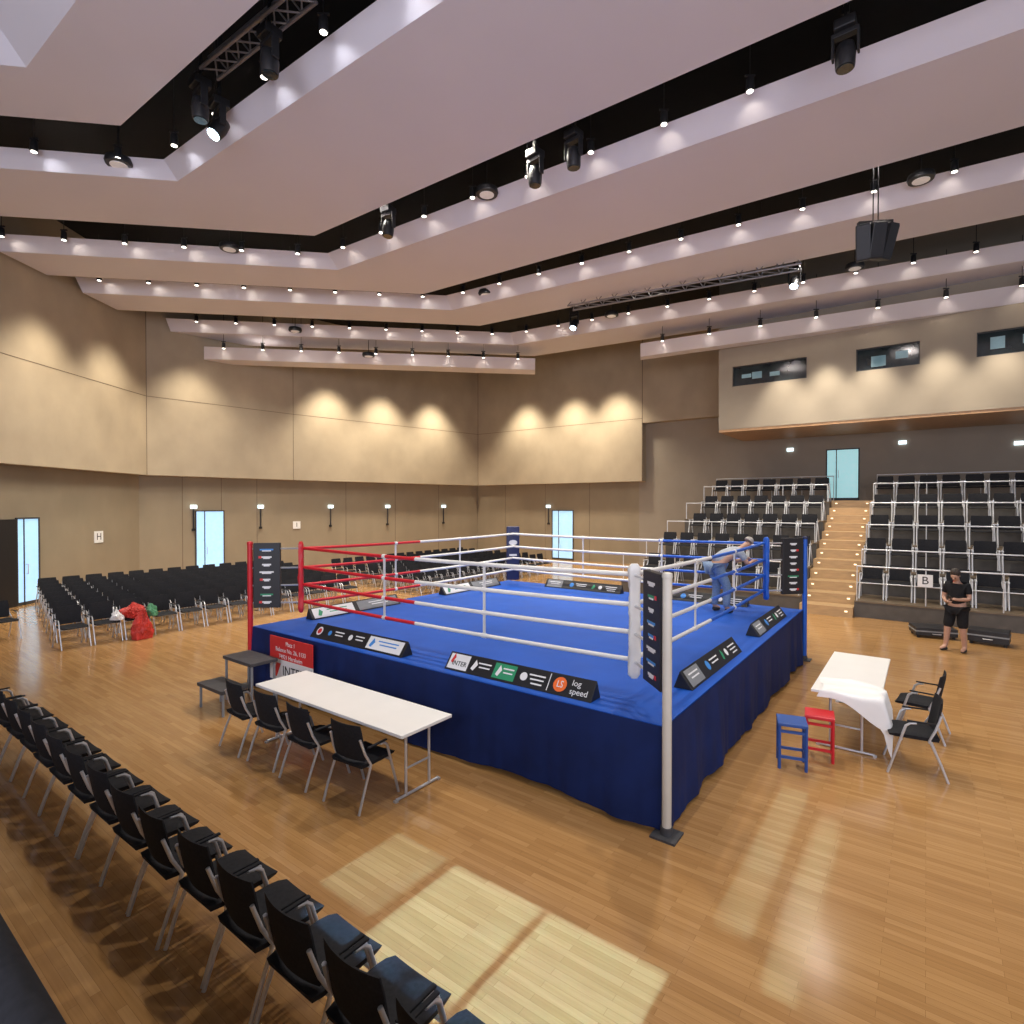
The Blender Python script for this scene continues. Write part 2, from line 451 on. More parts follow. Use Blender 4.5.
for i, (lb, cb, fb, d, lz) in enumerate(PANELS):
    xl = XL[i]
    rows = [(endL(lb, xl[0]), endL(cb, xl[0]), endL(fb, xl[1])), (lb, cb, fb), (endR(lb, d, 26), endR(cb, d, 26), endR(fb, d, 26))]
    panel(rows, ZC, lz); LIPS.append((lb, cb, d, lz))
K5 = .871; Z5 = CAMZ + (ZC-CAMZ)*K5
def sc(p): return p*K5
r5 = []
for px in (205, 535): r5.append(tuple(endL(sc(Bt(t)), px=px) for t in (21.0, 21.5, 22.8)))
panel(r5, Z5, .43)
r6 = []
for px in (640, 1150): r6.append(tuple(endR(sc(Bt(t)), DR, px=px) for t in (20.5, 21.0, 21.6)))
panel(r6, Z5, .43)

# doors -------------------------------------------------------------------
def door(n, p, q, px0, px1, z0, h, mat, label, leaf_dark=None):
    a = hit(px0, p, q); b = hit(px1, p, q); d = (b-a); w = d.length; ang = math.atan2(d.y, d.x)
    root = thing('door_%d' % n, (a.x, a.y, z0), ang, label, 'door'); root['kind'] = 'structure'
    m = MB()
    m.box(-.045, 0, -.05, .04, 0, h+.045); m.box(w, w+.045, -.05, .04, 0, h+.045); m.box(0, w, -.05, .04, h, h+.045); m.box(w*.3-.018, w*.3+.018, -.045, .03, 0, h)
    m.box(0, w, -.045, .03, 0, .10)
    m.build('door_frame', M['frame'], root)
    m = MB(); m.box(0, w, -.03, .02, .10, h); m.build('door_glass', mat, root)
    m = MB(); m.tube([(w*.3+.08,-.03,.95),(w*.3+.08,-.09,.95),(w*.3+.08,-.09,1.25),(w*.3+.08,-.03,1.25)], .014, 6); m.build('door_handle', M['silver'], root)
    if leaf_dark:
        m = MB(); m.box(-leaf_dark, -.045, -.06, -.02, 0, h); m.build('door_leaf', M['blackm'], root)
    return root
door(1, low[0], low[1], 16, 37, 0, 2.65, M['daylight'], 'bright glass door beside a dark leaf at the far left wall', 1.0)
door(2, low[1], low[2], 196, 223, 0, 2.8, M['daylight'], 'bright glass door in the wall behind the left chair rows')
door(3, L3, D2, 553, 573, 0, 2.75, M['daylight'], 'bright glass door in the back wall behind the ring far corner')
door(4, D2, E_, 827, 858, 3.28, 2.1, M['greenlight'], 'glazed greenish door at the top of the tribune stairs')

# letter signs and emergency lamps --------------------------------------------
def wall_frame(p, q, px):
    c = hit(px, p, q); d = (q-p).normalized(); return c, math.atan2(d.y, d.x)
def sign(p, q, px, z, s, ch, label):
    c, ang = wall_frame(p, q, px)
    r = thing('letter_sign', (c.x, c.y, z), ang, label, 'sign')
    m = MB(); m.box(-s/2, s/2, -.03, -.002, -s/2, s/2); m.build('sign_plate', M['white'], r)
    text(ch, s*.85, M['print_black'], r, (0, -.032, 0), (PI/2, 0, 0))
sign(low[0], low[1], 98, 1.92, .42, 'H', 'white square sign with a black H on the left wall')
sign(low[2], low[3], 296.5, 2.1, .36, 'I', 'small white sign with a black I on the wall behind the chairs')
def make_lamp():
    r = thing('emergency_lamp', (0,0,0), 0, '', 'lamp')
    m = MB(); m.box(-.12, .12, -.14, -.02, 0, .16); a = m.build('lamp_box', M['sign'], r, bevel=.015)
    m = MB(); m.tube([(0,-.06,-.9),(0,-.06,.0)], .03, 6); m.box(-.06,.06,-.09,-.005,-.95,-.85); b = m.build('lamp_stem', M['blackm'], r)
    return r, [a, b]
lampK = Kind(make_lamp)
LP = [(low[1],low[2],193,'left of bright door'), (low[1],low[2],260,'above left sponsor board'), (low[2],low[3],330,'next right of the I sign'),
      (low[2],low[3],387,'third left of the room corner'), (low[2],low[3],443,'nearest left of the room corner'), (L3,D2,549,'right of the room corner')]
for p, q, px, w in LP:
    c, ang = wall_frame(p, q, px); lampK.put((c.x, c.y, 2.92), ang, 'small lit emergency lamp on dark stem, ' + w)
for px, z, w in ((902, 5.55, 'right of the glazed door above the tribune'), (1018, 5.3, 'at right end of the tribune back wall'), (790, 5.5, 'left of the glazed door above the tribune')):
    c, ang = wall_frame(D2, E_, px)
    m = MB(); m.box(-.13, .13, -.08, -.003, -.07, .07); o = m.build('exit_lamp', M['sign'], bevel=.01); o.location = (c.x, c.y, z); o.rotation_euler = (0,0,ang)
    tag(o, 'small pale blue exit lamp ' + w, 'lamp')

# ================================================================ BOXING RING
ring = thing('boxing_ring', W(0,0), RZ, 'boxing ring with blue canvas and red, white and blue ropes', 'boxing ring')
S = 7.3; I = .6
m = MB(); m.box(-S+.03, -.03, .03, S-.03, .06, .95); m.build('platform', M['blackm'], ring)
m = MB()
n = 40; random.seed(2)
hgt = [[(.004*random.random()) for j in range(n+1)] for i in range(n+1)]
for i in range(n):
    for j in range(n):
        x0, x1 = -S + S*i/n, -S + S*(i+1)/n; y0, y1 = S*j/n, S*(j+1)/n
        m.poly([(x0,y0,1+hgt[i][j]),(x1,y0,1+hgt[i+1][j]),(x1,y1,1+hgt[i+1][j+1]),(x0,y1,1+hgt[i][j+1])])
for (p, q) in (((-S,0),(0,0)), ((0,0),(0,S)), ((0,S),(-S,S)), ((-S,S),(-S,0))):
    m.poly([(p[0],p[1],1.002),(q[0],q[1],1.002),(q[0],q[1],.955),(p[0],p[1],.955)])
cv = m.build('canvas', M['canvas'], ring, smooth=True)
def skirt(p, q, nx, ny, seed):
    m = MB(); NC = 200; NR = 8
    pts = []
    for c in range(NC+1):
        t = c/NC; u = t*S
        w1 = noise.noise(Vector((u*2.4, seed*5.3, 0)))*1.3 + .6*noise.noise(Vector((u*6.5, seed*2.1, 4))) + .8*noise.noise(Vector((u*.8, seed, 9)))
        row = []
        for r in range(NR+1):
            g = r/NR; off = .014 + .055*(g**.8)*w1 + .034*g + .012*noise.noise(Vector((u*3, g*4, seed)))*g
            zz = 1.0 - g*(.955 + .02*math.sin(u*1.7+seed))
            off = max(off, .004)
            row.append((p[0]+(q[0]-p[0])*t+nx*off, p[1]+(q[1]-p[1])*t+ny*off, zz))
        pts.append(row)
    for row in pts: m.v += row
    for c in range(NC):
        for r in range(NR):
            a = c*(NR+1)+r; m.f.append((a, a+NR+1, a+NR+2, a+1)); m.m.append(0)
    return m.build('skirt', M['skirt'], ring, smooth=True, fixn=False)
skirt((-S,0),(0,0),0,-1,1); skirt((0,0),(0,S),1,0,2); skirt((0,S),(-S,S),0,1,3); skirt((-S,S),(-S,0),-1,0,4)
corners = [('near', 0.04, -.04, M['cream'], M['whitev'], -1, 1), ('left', -S-.03, -.03, M['red'], M['red'], 1, 1), ('right', .03, S+.03, M['blue'], M['blue'], -1, -1), ('far', -S-.03, S+.03, M['whitev'], M['navy'], 1, -1)]
for nm, x, y, pmx, padm, sx, sy in corners:
    m = MB(); m.tube([(x,y,.02),(x,y,2.42)], .044, 14); p = m.build('corner_post', pmx, ring, smooth=True)
    p['label'] = {'near':'cream white','left':'red','right':'blue','far':'white'}[nm] + ' corner post'
    m = MB(); m.lathe([(.046,2.40),(.051,2.42),(.044,2.45),(.01,2.46)], 14, (x,y,0)); m.build('post_cap', {'near':M['cream'],'left':M['red'],'right':M['navy'],'far':M['navy']}[nm], p, smooth=True)
    m = MB(); m.box(x-.12, x+.12, y-.12, y+.12, 0, .02); m.tube([(x,y,.02),(x,y,.09)], .058, 12); m.build('base_plate', M['step_grey'], p)
    # sponsor board along the diagonal between post and ropes
    bd = math.atan2(sy, sx)
    bl = .44
    mb = MB(); mb.box(.06, .06+bl, -.04, .04, 1.32, 2.43)
    bo = mb.build('sponsor_board', M['print_black'], ring, bevel=.012); bo.location = (x,y,0); bo.rotation_euler = (0,0,bd)
    bo['label'] = 'black sponsor board with small pale logos'
    random.seed(len(nm))
    for side in (-1, 1):
        for r in range(8):
            pr = MB()
            zc = 1.42 + r*.128; wd = .12 + .12*random.random(); xc = .06 + bl/2
            mi = random.choice((0,0,1,2,0))
            yy = side*.042
            y0_, y1_ = sorted((yy, yy+side*.002))
            pr.box(xc-wd/2, xc+wd/2, y0_, y1_, zc-.012, zc+.014, mi)
            pr.box(xc-wd/3, xc+wd/3, y0_, y1_, zc-.030, zc-.012, 0)
            if r % 3 == 0: pr.box(xc-wd/2-.05, xc-wd/2, y0_, y1_, zc-.02, zc+.02, 3)
            pr.build('logo_print', [M['print_white'], M['print_cyan'], M['print_green'], M['redc']], bo)
    # corner pad at the rope corner
    cx, cy = x + sx*(I+.03), y + sy*(I+.03)
    mb = MB()
    if nm == 'far':
        mb.box(-.05, .05, -.17, .17, 1.12, 2.52)
        cp = mb.build('corner_pad', padm, ring, bevel=.028, seg=3, smooth=True)
    else:                                   # one slim continuous pad, lightly crumpled
        nz_, na = 30, 14
        for k in range(nz_+1):
            g = k/nz_; z = 1.22 + 1.23*g; e = .55 if k in (0, nz_) else 1.
            for j in range(na):
                t = 2*PI*j/na; c_, s_n = math.cos(t), math.sin(t)
                rx = .040*abs(c_)**.6*(1 if c_ >= 0 else -1); ry = .062*abs(s_n)**.6*(1 if s_n >= 0 else -1)
                w_ = 1 + .26*noise.noise(Vector((c_*1.5, s_n*1.5 + sx*3, z*5))) + .20*noise.noise(Vector((c_*2, s_n*2, z*16)))
                mb.v.append((rx*w_*e, ry*w_*e, z))
        for k in range(nz_):
            for j in range(na):
                j2 = (j+1) % na; mb.f.append((k*na+j, k*na+j2, (k+1)*na+j2, (k+1)*na+j)); mb.m.append(0)
        mb.f.append(tuple(reversed(range(na)))); mb.m.append(0); mb.f.append(tuple(nz_*na+j for j in range(na))); mb.m.append(0)
        cp = mb.build('corner_pad', padm, ring, smooth=True)
    cp.location = (cx - sx*.04, cy - sy*.04, 0); cp.rotation_euler = (0,0,bd)
    cp['label'] = {'near':'white','left':'red','right':'blue','far':'navy'}[nm] + ' corner pad'
    if nm == 'far':
        mb = MB(); mb.poly([(.053, .11*math.cos(t*PI/10), 2.1+.07*math.sin(t*PI/10)) for t in range(20)]); mb.build('pale_emblem', M['print_white'], cp, fixn=False)
        mb = MB(); mb.poly([(.053, -.10, 1.75), (.053, .10, 1.75), (.053, .10, 1.80), (.053, -.10, 1.80)]); mb.build('pale_stripe', M['print_white'], cp, fixn=False)
    for z in (1.40,1.70,2.0,2.33):
        mb = MB(); mb.tube([(x+sx*.03,y+sy*.03,z),(cx,cy,z)], .016, 6)
        mb.build('turnbuckle', M['silver'], ring)
rp = {'left':(-S+I, I), 'near':(-I, I), 'right':(-I, S-I), 'far':(-S+I, S-I)}
sides = [('left','near',.43,M['red'],M['whitev']), ('right','near',.55,M['blue'],M['whitev']), ('right','far',.33,M['blue'],M['whitev']), ('left','far',.45,M['red'],M['whitev'])]
for s0, s1, fr, c0, c1 in sides:
    p = Vector(rp[s0]); q = Vector(rp[s1])
    for z in (1.40, 1.70, 2.0, 2.33):
        m = MB(); P = []
        for k in range(21):
            t = k/20; pp = p.lerp(q, t); P.append((pp.x, pp.y, z - .03*4*t*(1-t)))
        kc = int(round(fr*20))
        m.tube(P[:kc+1], .027, 8, 0); m.tube(P[kc:], .027, 8, 1)
        m.build('rope', [c0, c1], ring, smooth=True)
    for t in (.34, .66):
        pp = p.lerp(q, t); m = MB(); dz = .03*4*t*(1-t)
        d = (q-p).normalized()*.016
        m.prism([(pp.x-d.x-d.y*.6, pp.y-d.y+d.x*.6), (pp.x+d.x-d.y*.6, pp.y+d.y+d.x*.6), (pp.x+d.x+d.y*.6, pp.y+d.y-d.x*.6), (pp.x-d.x+d.y*.6, pp.y-d.y-d.x*.6)], 1.36, 2.33-dz+.03)
        for z in (1.40,1.70,2.0,2.33):
            m.tube([(pp.x-d.x*2,pp.y-d.y*2,z-dz),(pp.x+d.x*2,pp.y+d.y*2,z-dz)], .034, 8)
        m.build('rope_tie', M['whitev'], ring)

# wedge shaped advertising boards on the ring edge
BH = .195; BANG = math.atan2(BH, .15)
def adboard(a, b, rz, L, style, label):
    r = thing('advertising_board', W(a, b, 1.004), rz, label, 'advertising board')
    m = MB(); h = L/2
    m.v = [(-h,-.12,0),(h,-.12,0),(h,.10,0),(-h,.10,0),(-h,.03,BH),(h,.03,BH)]
    m.f = [(0,1,5,4),(1,2,5),(2,3,4,5),(3,0,4),(0,3,2,1)]; m.m = [0]*5
    m.build('foam_wedge', M['print_black'], r, bevel=.008)
    H = math.hypot(.15,BH); nrm = Vector((0, -math.sin(BANG), math.cos(BANG)))
    def P(x, s, e=.004): return Vector((x, -.12 + math.cos(BANG)*s*H, math.sin(BANG)*s*H)) + nrm*e
    def bar(x0, x1, s0, s1, mat, nm='print_patch', e=.003):
        m = MB(); m.poly([P(x0,s0,e),P(x1,s0,e),P(x1,s1,e),P(x0,s1,e)]); m.build(nm, mat, r, fixn=False)
    def dot(x, s, rad, mat, e=.004):
        m = MB(); c = P(x, s, e); ux = Vector((1,0,0)); uy = Vector((0, math.cos(BANG), math.sin(BANG)))
        m.poly([c + ux*rad*math.cos(t*PI/8) + uy*rad*math.sin(t*PI/8) for t in range(16)]); m.build('round_logo', mat, r, fixn=False)
    def leaf(x, s, rad, mat):
        m = MB(); m.poly([P(x-rad, s-.2, .005), P(x, s-.28, .005), P(x+rad, s+.05, .005), P(x, s+.3, .005)]); m.build('leaf_logo', mat, r, fixn=False)
    def tx(s, x, sf, size, mat, sx=1.): text(s, size, mat, r, P(x, sf, .006), (BANG,0,0), sx=sx)
    def lines(x, w, mat, k=2, th=.07):
        for q in range(k): bar(x-w/2*(1-.22*q), x+w/2*(1-.1*q), .62-q*.2, .62-q*.2+th, mat, 'print_line', .005)
    if style == 'front_left':
        dot(-.88, .5, .07, M['print_white']); dot(-.88, .5, .045, M['redc'], .006)
        dot(-.62,.5,.04,M['print_cyan']); lines(-.40, .22, M['print_white'], 2); dot(-.12,.5,.045,M['print_white']); lines(.08, .2, M['print_white'], 2)
        bar(.28, 1.0, .12, .88, M['print_white']); leaf(.38, .5, .05, M['print_cyan']); lines(.70, .42, M['print_cyan'], 2)
    elif style == 'front_right':
        bar(-1.02,-.70,.1,.9,M['print_white']); tx('INTER', -.84, .40, .085, M['print_black']); leaf(-.96, .66, .03, M['redc'])
        leaf(-.60, .5, .045, M['print_white']); lines(-.45, .2, M['print_white'], 2); bar(-.3,.02,.12,.88,M['print_green']); leaf(-.22,.5,.04,M['print_white']); lines(-.09,.16,M['print_white'],2)
        dot(.14, .5, .05, M['print_white']); lines(.32, .22, M['print_white'], 3); bar(.48,.49,.1,.9,M['print_white'])
        dot(.63,.5,.085,M['print_orange']); tx('LS', .63,.5,.11,M['print_white'], .8); tx('log', .83, .68, .095, M['print_white']); tx('speed', .88, .30, .095, M['print_white'])
    elif style == 'side':
        bar(-h+.06,-h+.5,.1,.9,M['print_grey']); lines(-h+.28,.3,M['print_white'],2); dot(-.28,.5,.06,M['print_cyan']); lines(-.02,.3,M['print_white'],2)
        leaf(.32,.5,.05,M['print_green']); dot(.5,.5,.05,M['print_white']); lines(.78,.3,M['print_white'],3)
    else:
        bar(-h+.05, -.1, .1, .9, M['print_white']); leaf(-h+.2, .5, .06, M['print_green']); lines(-h/2+.05, .45, M['print_green'], 2); bar(.0, h-.05, .1, .9, M['print_grey']); lines(h/2, .5, M['print_white'], 2)
    return r
adboard(-4.8, .25, RZ, 2.1, 'front_left', 'black slanted board on front ring edge, nearer the red corner')
adboard(-1.9, .25, RZ, 2.1, 'front_right', 'black slanted board with orange log speed logo on front ring edge')
adboard(-.24, 2.2, RZ+PI/2, 2.1, 'side', 'slanted black board on right ring edge, nearer the white post')
adboard(-.24, 5.35, RZ+PI/2, 2.1, 'side', 'slanted black board on right ring edge, nearer the blue corner')
adboard(-7.02, 1.95, RZ+PI/2, 2.1, 'far', 'pale slanted board on left ring edge beside the red corner')
adboard(-7.02, 5.4, RZ+PI/2, 2.1, 'far', 'pale slanted board on left ring edge near the navy corner')
adboard(-4.8, 7.0, RZ, 2.1, 'side', 'slanted black board on far ring edge beside the navy corner')
adboard(-2.0, 7.0, RZ, 2.1, 'side', 'slanted black board on far ring edge beside the blue corner')

# red and white banner on the skirt
r = thing('hanging_banner', W(-5.95, -.14, .3), RZ, 'red and white banner hanging on the ring skirt behind the long table', 'banner')
m = MB(); m.box(-.58,.58,0,.012,0,.34); m.build('white_field', M['print_white'], r)
m = MB(); m.box(-.58,.58,0,.012,.34,.69); m.build('red_field', M['redc'], r)
for i, s in enumerate(('Platz 1', 'Balance No. 26, 1133', '74921 Hersheim')): text(s, .095, M['print_white'], r, (0,-.003,.60-.105*i), (PI/2,0,0))
text('INTER', .22, M['print_black'], r, (.08,-.003,.17), (PI/2,0,0)); m = MB(); m.v=[(-.5,-.003,.06),(-.38,-.003,.06),(-.26,-.003,.28),(-.38,-.003,.28)]; m.f=[(0,1,2,3)]; m.m=[0]; m.build('slash_logo', M['redc'], r, fixn=False)

# ================================================================ CHAIRS
def seat_mb():
    m = MB(); nx, ny = 8, 8; w, d = .24, .24
    top = lambda x, y: .475 - .012*(1-(x/w)**2) - (.02*max(0, (y/d)-.5)**2*4)
    idx = {}
    for i in range(nx+1):
        for j in range(ny+1):
            x = -w+2*w*i/nx; y = -d+2*d*j/ny; k = 1-.08*(abs(2*j/ny-1)**4); x *= k
            idx[i,j] = len(m.v); m.v.append((x, y, top(x,y) - (.014 if i in (0,nx) or j in (0,ny) else 0)))
    bot = {}
    for i in range(nx+1):
        for j in range(ny+1):
            v_ = m.v[idx[i,j]]; bot[i,j] = len(m.v); m.v.append((v_[0]*.96, v_[1]*.96, .42))
    for i in range(nx):
        for j in range(ny):
            m.f.append((idx[i,j],idx[i+1,j],idx[i+1,j+1],idx[i,j+1])); m.f.append((bot[i,j],bot[i,j+1],bot[i+1,j+1],bot[i+1,j]))
    for i in range(nx):
        m.f.append((idx[i,0],bot[i,0],bot[i+1,0],idx[i+1,0])); m.f.append((idx[i,ny],idx[i+1,ny],bot[i+1,ny],bot[i,ny]))
    for j in range(ny):
        m.f.append((idx[0,j],idx[0,j+1],bot[0,j+1],bot[0,j])); m.f.append((idx[nx,j],bot[nx,j],bot[nx,j+1],idx[nx,j+1]))
    m.m = [0]*len(m.f); return m
def back_mb():
    m = MB(); nx, nz = 8, 5; w = .228
    F_, Bk = {}, {}
    for i in range(nx+1):
        for k in range(nz+1):
            x = -w+2*w*i/nx; g = k/nz; z = .48+.38*g
            y = -.215 - .07*g + .035*(x/w)**2
            xx = x*(1-.06*(abs(2*g-1)**4)); e = .005 if (i in (0,nx) or k in (0,nz)) else .014
            F_[i,k] = len(m.v); m.v.append((xx, y+e, z)); Bk[i,k] = len(m.v); m.v.append((xx, y-e, z))
    for i in range(nx):
        for k in range(nz):
            m.f.append((F_[i,k],F_[i,k+1],F_[i+1,k+1],F_[i+1,k])); m.f.append((Bk[i,k],Bk[i+1,k],Bk[i+1,k+1],Bk[i,k+1]))
    for i in range(nx):
        m.f.append((F_[i,0],F_[i+1,0],Bk[i+1,0],Bk[i,0])); m.f.append((F_[i,nz],Bk[i,nz],Bk[i+1,nz],F_[i+1,nz]))
    for k in range(nz):
        m.f.append((F_[0,k],Bk[0,k],Bk[0,k+1],F_[0,k+1])); m.f.append((F_[nx,k],F_[nx,k+1],Bk[nx,k+1],Bk[nx,k]))
    m.m = [0]*len(m.f); return m
def leg_mb(s, front, R=.014):
    m = MB()
    if front: m.tube([(s*.262,.25,0),(s*.262,.19,.20),(s*.262,.11,.47),(s*.262,.08,.57),(s*.262,.04,.605),(s*.262,-.02,.615)], R, 8)
    else: m.tube([(s*.262,-.31,0),(s*.262,-.24,.20),(s*.255,-.14,.44),(s*.235,-.20,.56),(s*.215,-.25,.72)], R, 8)
    return m
def arm_mb(s):
    m = MB(); m.box(s*.262-.014, s*.262+.014, -.19, .07, .622, .638); return m
def bar_mb():
    m = MB(); m.tube([(-.262,.12,.405),(.262,.12,.405)], .012, 8); m.tube([(-.255,-.14,.415),(.255,-.14,.415)], .012, 8)
    m.box(-.2,.2,-.18,.18,.412,.424); return m
def make_chair():
    r = thing('conference_chair', (0,0,0), 0, '', 'chair')
    P = [seat_mb().build('seat', M['black'], r, smooth=True), back_mb().build('backrest', M['black'], r, smooth=True), bar_mb().build('seat_frame', M['silver'], r)]
    for s in (-1, 1):
        P += [leg_mb(s, True).build('leg', M['silver'], r, smooth=True), leg_mb(s, False).build('leg', M['silver'], r, smooth=True)]
        P.append(arm_mb(s).build('armrest', M['black'], r, bevel=.005, smooth=True))
    return r, P
chairK = Kind(make_chair)
def make_small():
    m = MB(); m.add(seat_mb(), 0); m.add(back_mb(), 0)
    for s in (-1, 1): m.add(leg_mb(s, True, .012), 1); m.add(leg_mb(s, False, .012), 1); m.add(arm_mb(s), 0)
    o = m.build('conference_chair', [M['black'], M['silver']], smooth=True); tag(o, '', 'chair'); return o, []
smallK = Kind(make_small)
def make_trib():
    r = thing('tribune_seat', (0,0,0), 0, '', 'chair'); r.scale = (1.08, 1.05, 1.08)
    P = [seat_mb().build('seat', M['black'], r, smooth=True), back_mb().build('backrest', M['black'], r, smooth=True)]
    for s in (-1, 1):
        m = MB(); m.add(leg_mb(s, True, .018), 0); m.add(leg_mb(s, False, .018), 0); m.box(s*.262-.019, s*.262+.019, -.2, .12, .615, .643, 0)
        P.append(m.build('side_frame', M['whitem'], r, smooth=True))
    return r, P
tribK = Kind(make_trib)

nth = ['first','second','third','fourth','fifth','sixth','seventh','eighth']
for k in range(-1, 14):                                # row nearest to the camera
    chairK.put(W(-.30-.565*k, -3.1 + random.uniform(-.02,.02)), RZ + random.uniform(-.02,.02), 'black chair with silver legs in the single row nearest the camera', 'chairs in the foreground row')
for i, a in enumerate((-5.0, -4.34, -3.62, -2.82)):
    chairK.put(W(a, -1.26+.02*(i%2)), RZ + (-.06, .05, -.03, .08)[i], 'black chair with silver legs, %s from the left of four at the long table' % nth[i])
for i, (a, b, rz) in enumerate(((1.84, 2.98, .12), (1.90, 4.25, -.12))):
    chairK.put(W(a, b), RZ+PI/2+rz, 'black chair at the cloth covered right table, %s from the camera' % nth[i])
chairK.put(Vector((-11.65, 12.75, 0)), RZ-PI/2+.2, 'lone black chair cut off by the left photo edge')
for k in range(8):
    for j in range(13):
        b = -.98 + .17*k + .60*j
        chairK.put(W(-12.95-.91*k, b), RZ-PI/2 + random.uniform(-.03,.03), 'black upholstered chair in row %s from the ring, left seating block' % nth[k], '%s row of left seating block' % nth[k])
for k in range(7):
    for j in range(14):
        b = 8.6 + .1*k + .59*j
        smallK.put(W(-12.0-.90*k, b), RZ-PI/2, 'black chair in row %s from the ring, far seating block near the room corner' % nth[k], '%s row of far seating block' % nth[k])

# ================================================================ TABLES
def leg_pair(m, x, w, h):
    m.tube([(x,-w,.02),(x,w,.02)], .016, 8); m.tube([(x,-w*.55,.02),(x,-w*.55,h)], .016, 8); m.tube([(x,w*.55,.02),(x,w*.55,h)], .016, 8)
    for s in (-1,1): m.box(x-.02,x+.02,s*w-.02,s*w+.02,0,.02)
    m.tube([(x,-w*.55,.30),(x,w*.55,.30)], .012, 8)
def folding_table(loc, rz, L, Wd, label):
    r = thing('folding_table', loc, rz, label, 'table')
    m = MB(); m.box(-L/2, L/2, -Wd/2, Wd/2, .715, .75); m.build('tabletop', M['table'], r, bevel=.006)
    m = MB(); m.box(-L/2+.1, L/2-.1, -Wd/2+.08, Wd/2-.08, .68, .714); m.build('apron_frame', M['silver'], r)
    for s in (-1, 1):
        m = MB(); leg_pair(m, s*(L/2-.16), Wd/2-.06, .69); m.build('leg_frame', M['silver'], r, smooth=True)
    return r
folding_table(W(-3.66, -.83), RZ, 2.78, .74, 'long white table in front of the ring with four chairs')
folding_table(W(1.17, 4.02), RZ+PI/2, 2.25, .74, 'white table right of the ring with a cloth on its near end')
# crumpled white sheet on near end of the right table
m = MB(); nx, ny = 26, 26; random.seed(9)
def sheet(u, v_):
    a = -.30 + .92*u + .05*math.sin(v_*5); b = -1.27 + .78*v_ + .05*math.sin(u*6)          # a across the table (centre 0), b along
    z = .758 + .010*math.sin(9*u+4*v_) + .006*math.sin(17*v_-5*u)
    if a > .38: z = .756 - (a-.38)*1.3 - .03*math.sin(v_*14); a = .40 + (a-.38)*.35
    if b < -1.14: dz = (-1.14-b)*1.6*(.4+1.1*u); z -= dz; b = -1.145 - .12*(-1.14-b)
    return (a, b, max(z, .751) if (a < .37 and b > -1.12) else z)
for i in range(nx):
    for j in range(ny):
        m.poly([sheet(i/nx,j/ny), sheet((i+1)/nx,j/ny), sheet((i+1)/nx,(j+1)/ny), sheet(i/nx,(j+1)/ny)])
me = m.mesh('white_sheet', M['paper'], True, fixn=False)
bm = bmesh.new(); bm.from_mesh(me); bmesh.ops.remove_doubles(bm, verts=bm.verts[:], dist=.0005); bm.to_mesh(me); bm.free()
o = link('tablecloth', me); o.location = W(1.17, 4.02); o.rotation_euler = (0,0,RZ); tag(o, 'crumpled white cloth draped over the near end of the right table', 'tablecloth')

# stools
def stool(loc, rz, mat, label):
    r = thing('corner_stool', loc, rz, label, 'stool')
    m = MB(); m.box(-.16,.16,-.16,.16,.50,.54); m.build('seat', mat, r, bevel=.01)
    for sx in (-1,1):
        for sy in (-1,1):
            m = MB(); m.tube([(sx*.14,sy*.14,0),(sx*.14,sy*.14,.50)], .018, 8); m.build('leg', mat, r)
    for z in (.14,.44):
        for b in ((-.14,.14,-.15,-.13), (-.14,.14,.13,.15), (-.15,-.13,-.14,.14), (.13,.15,-.14,.14)):
            m = MB(); m.box(*b, z-.015, z+.015); m.build('crossbar', mat, r)
stool(W(.70, 2.22), RZ+.25, M['bluel'], 'blue wooden corner stool on the floor left of the right table')
stool(W(.93, 2.66), RZ+.15, M['red'], 'red wooden corner stool in front of the right table')

# two step unit at the red corner
r = thing('ring_steps', W(-6.55, -.16), RZ, 'dark grey two tier step unit in front of the red corner', 'steps')
for y0, y1, x0, x1, z in ((-.52,-.08,-.42,.42,.70), (-.92,-.54,-.40,.36,.38)):
    m = MB(); m.box(x0,x1,y0,y1,z-.05,z); m.build('tread', M['step_grey'], r, bevel=.006)
    for x in (x0+.04,x1-.04):
        for y in (y0+.04,y1-.04):
            m = MB(); m.tube([(x,y,0),(x,y,z-.05)], .02, 8); m.build('leg', M['print_grey'], r)

